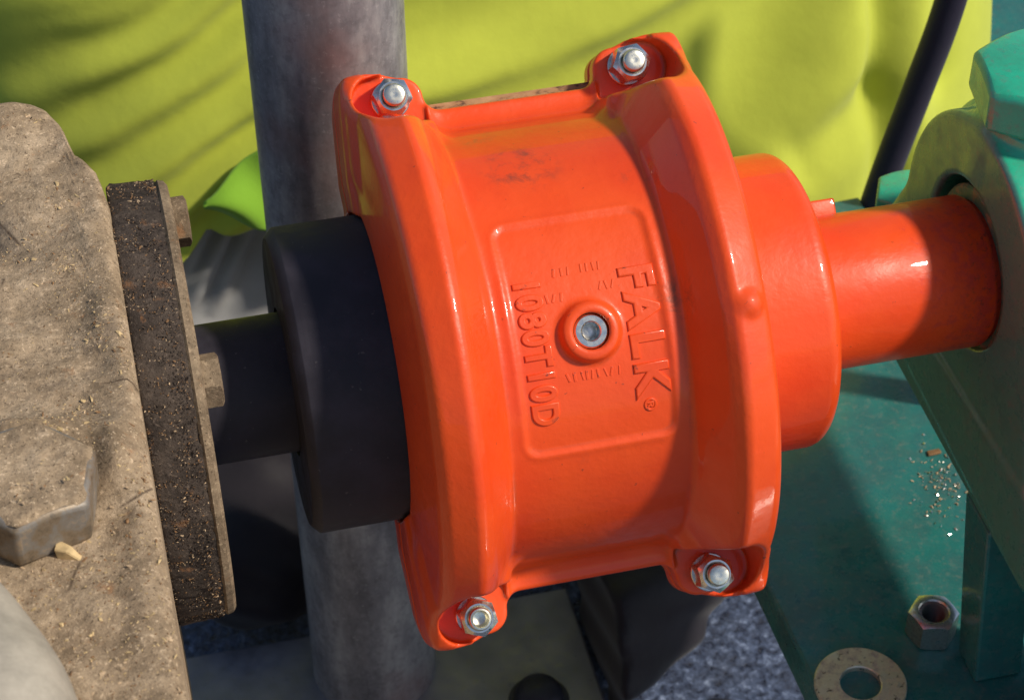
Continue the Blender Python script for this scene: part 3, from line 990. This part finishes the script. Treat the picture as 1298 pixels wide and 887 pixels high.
body = mesh("body", V, Fq, M_skin, person); body.location = PO
# trousers
G = grid3((-330, 215, -352), (460, 840, -95), 6.0)
tr = ellipsoid(G, (60, 432, -185), (232, 140, 110))
for sx in (-1, 1):
    cx_ = 60 + sx * 115
    tr = smin(tr, capsule(G, (cx_, 425, -225), (60 + sx * 190, 745, -240), 98, 74), 40)
    tr = smin(tr, capsule(G, (60 + sx * 190, 745, -275), (60 + sx * 140, 330, -292), 64, 56), 18)
gx_, gy_, gz_ = G
wr = 4.5 * np.sin((gz_ * .10 + gx_ * .035 + 1.2 * np.sin(gx_ * .03 + gy_ * .02))) + 3.0 * np.sin(gx_ * .11 - gz_ * .06 + 2 * np.sin(gz_ * .03))
tr = tr + wr
tr = np.maximum(tr, gz_ + 100 - .18 * 0)
V, Fq = surface_nets(tr.astype(np.float32), (-330, 215, -352), 6.0)
o = mesh("trousers", V, Fq, M_trouser, person); o.location = PO
# boots: soles toward the viewer
for (a, b, lo, hi) in (((-98, 345, -290), (-100, 208, -305), (-190, 130, -346), (0, 420, -220)),
                       ((205, 248, -302), (0, 74, -302), (40, 0, -346), (300, 340, -220))):
    G = grid3(lo, hi, 3.0)
    bo = capsule(G, a, b, 50, 40) if a[0] < 0 else capsule(G, a, b, 43, 41)
    bo = smax(bo, -343.5 - G[2], 6)
    if a[0] > 0:
        bo = bo + 2.6 * np.sin(G[0] * .09 - G[1] * .21 + 1.5 * np.sin(G[2] * .05 + G[0] * .02)) + 1.6 * np.sin(G[2] * .2 + G[0] * .05)
        bo = smax(bo, 57.5 - G[0], 5)
    bo = bo + 1.2 * np.sin(G[0] * .13 + G[2] * .22 + G[1] * .1)
    V, Fq = surface_nets(bo.astype(np.float32), lo, 3.0)
    o = mesh("boot", V, Fq, M_boot, person); o.location = PO

# shirt: loose cloth over the back, folds given as ridges (x, z, ...) in millimetres
def poly_d(x, z, pts):
    best = np.full(x.shape, 1e9); sgn = np.zeros(x.shape); par = np.zeros(x.shape)
    L = 0; seg = []
    for (a, b) in zip(pts[:-1], pts[1:]):
        seg.append(math.hypot(b[0] - a[0], b[1] - a[1]))
    tot = sum(seg)
    for (a, b), sl in zip(zip(pts[:-1], pts[1:]), seg):
        dx, dz = b[0] - a[0], b[1] - a[1]
        t = np.clip(((x - a[0]) * dx + (z - a[1]) * dz) / (sl * sl), 0, 1)
        qx = x - a[0] - dx * t; qz = z - a[1] - dz * t
        dd = np.hypot(qx, qz)
        m_ = dd < best
        best = np.where(m_, dd, best); sgn = np.where(m_, np.sign(dx * qz - dz * qx), sgn); par = np.where(m_, (L + t * sl) / tot, par)
        L += sl
    return best, sgn, par
FOLDS = [  # amplitude, width, line
    (9, 10, [(-60, -94), (0, -95), (20, -93), (47, -88), (74, -83), (105, -74), (148, -58), (180, -38), (205, -10)]),
    (-7, 24, [(-40, -70), (20, -70), (60, -62), (100, -48), (140, -26)]),
    (-9, 24, [(130, -175), (155, -142), (178, -110), (200, -74), (214, -40), (220, 10)]),
    (9, 26, [(170, -190), (205, -160), (224, -120), (232, -70)]),
    (-10, 9, [(246, -10), (246, -77), (248, -105), (246, -132), (252, -165), (252, -205)]),
    (-8, 15, [(190, -162), (212, -152), (240, -140)]),
    (10, 14, [(272, -20), (272, -80), (266, -140), (270, -190)]),
    (-10, 10, [(292, -20), (290, -90), (284, -140)]),
]
nu, nv = 330, 170
us = np.linspace(-1, 1, nu); vs_ = np.linspace(0, 1, nv)
TH, VV = np.meshgrid(us * math.radians(128), vs_, indexing='ij')
cxs, hw, hd = 62.0, 285.0, 150.0
ztop_s = 215.0
hemz = -162 + 12 * np.sin(TH * 2.1 + 1.2) - 34 * np.clip(np.sin(TH * .8), 0, 1)
hemz = np.where(np.sin(TH) * hw + cxs < -60, -139 - .8 * (np.sin(TH) * hw + cxs + 100), hemz) if False else hemz
sn_ = np.sin(TH); cs_ = np.cos(TH)
e = .68
bxx = cxs + hw * np.sign(sn_) * np.abs(sn_) ** e
# the hem dips from -140 at the post to about -200 at the far side
hemz = np.interp(bxx, [-220, -130, -110, -100, -70, -20, 60, 200, 300, 380], [-200, -185, -166, -154, -158, -178, -192, -228, -250, -250])
ZZ = hemz + (ztop_s - hemz) * VV
lean = np.clip((ZZ + 160), -60, 400) * .30
YY = 285 + 150 - hd * np.sign(cs_) * np.abs(cs_) ** e + lean - 15
XX = bxx + 0 * VV
disp = np.zeros_like(XX)
for amp, wd, line in FOLDS:
    dd, sg, pr = poly_d(XX, ZZ, line)
    fade = np.clip(pr * 5, 0, 1) * .75 + .25
    disp += 1.1 * amp * np.exp(-(dd / wd) ** 2) * fade
pp = -.45 * XX + .89 * ZZ + 5 * vnoise(XX / 60, ZZ / 45, 57)
left = 1 / (1 + np.exp((XX + 25) / 14))
conv = 1 + .0022 * (XX + 100)
disp += left * 4.0 * np.sin(2 * math.pi * (pp + 3) / 24.5 * conv + math.pi / 2 * 1.0) * np.clip((25 - pp) / 25, 0, 1) * np.clip((XX + 205) / 60, .15, 1)
disp += 7 * np.exp(-((pp - 34) / 16) ** 2) * left
disp += 3 * vnoise(XX / 110, ZZ / 70, 51) + .8 * vnoise(XX / 40 + ZZ / 40, ZZ / 30, 52)
edge_in = np.exp(-VV * 60) * 2.5
nxv = np.sin(TH); nyv = -np.cos(TH)
XX = XX + nxv * (disp * .6 - edge_in); YY = YY + nyv * (disp - edge_in)
V = np.c_[XX.ravel(), YY.ravel(), ZZ.ravel()]
ii = np.arange(nu - 1)[:, None]; jj = np.arange(nv - 1)[None, :]
Fq = np.stack([ii * nv + jj, (ii + 1) * nv + jj, (ii + 1) * nv + jj + 1, ii * nv + jj + 1], -1).reshape(-1, 4)
o = mesh("shirt", V, Fq, M_shirt, person); o.location = PO
sm = o.modifiers.new("cloth thickness", 'SOLIDIFY'); sm.thickness = 1.2 * S; sm.offset = -1
# shirt's lower hem by the post; light through it put into the colour
V = []; F = []
na, nb_ = 26, 22
for i in range(na):
    for j in range(nb_):
        s_, t = i / (na - 1), j / (nb_ - 1)
        x = -100 + 48 * s_
        zb = -133 - 15 * math.sin(min(1, s_ * 1.25) * math.pi / 2); zt = -128 + 32 * s_
        z = zb + (zt - zb) * t
        y = 262 + .30 * (z + 160) + 9 * math.sin(t * 2.4) * -1 + 3.0 * math.sin(s_ * 9 + t * 4) + 6 * t + 2
        V.append((x, y, z))
for i in range(na - 1):
    for j in range(nb_ - 1): F.append((i * nb_ + j, (i + 1) * nb_ + j, (i + 1) * nb_ + j + 1, i * nb_ + j + 1))
o = mesh("shirt_hem", V, F, M_lit_hem, person); o.location = PO; o["label"] = "lower hem of the lime shirt, lit-through green in its colour"
sm = o.modifiers.new("cloth thickness", 'SOLIDIFY'); sm.thickness = 2.0 * S

# pale panel added over the shaded trousers, brightness put into its colour; three folds
V = []; F = []
na, nb_ = 60, 50
P3 = (((-121, -200), (-93, -160)), ((-118, -222), (-84, -166)), ((-104, -222), (-74, -168)))
gx2, gz2 = np.meshgrid(np.linspace(-150, -40, na), np.linspace(-252, -150, nb_), indexing='ij')
yy = 312 + .25 * (gz2 + 160) + 2.0 * vnoise(gx2 / 14, gz2 / 22, 61)
for p0, p1 in P3:
    dd, sg, pr = poly_d(gx2, gz2, [p0, p1])
    yy -= 6.5 * np.exp(-(dd / (2.2 + 3.0 * (1 - pr))) ** 2) * np.clip(pr * 3, 0, 1)
V = np.c_[gx2.ravel(), yy.ravel(), gz2.ravel()]
F = [(i * nb_ + j, (i + 1) * nb_ + j, (i + 1) * nb_ + j + 1, i * nb_ + j + 1) for i in range(na - 1) for j in range(nb_ - 1)]
o = mesh("lit_trouser_panel", V, F, M_lit_panel, person); o.location = PO
sm = o.modifiers.new("cloth thickness", 'SOLIDIFY'); sm.thickness = 1.5 * S; sm.offset = 1
# black hose hanging in front of the shirt
V, F = tube([(262, 236, 30), (250, 230, -44), (240.4, 230, -91), (231.3, 230, -131.6), (226, 232, -165), (226, 250, -230), (240, 275, -345)], 7.4, n=24, sub=8)
o = mesh("hanging_hose", V, F, M_strap, base=(226, 232, -165)); tag(o, "dark navy hose hanging in front of the lime shirt", "hose")
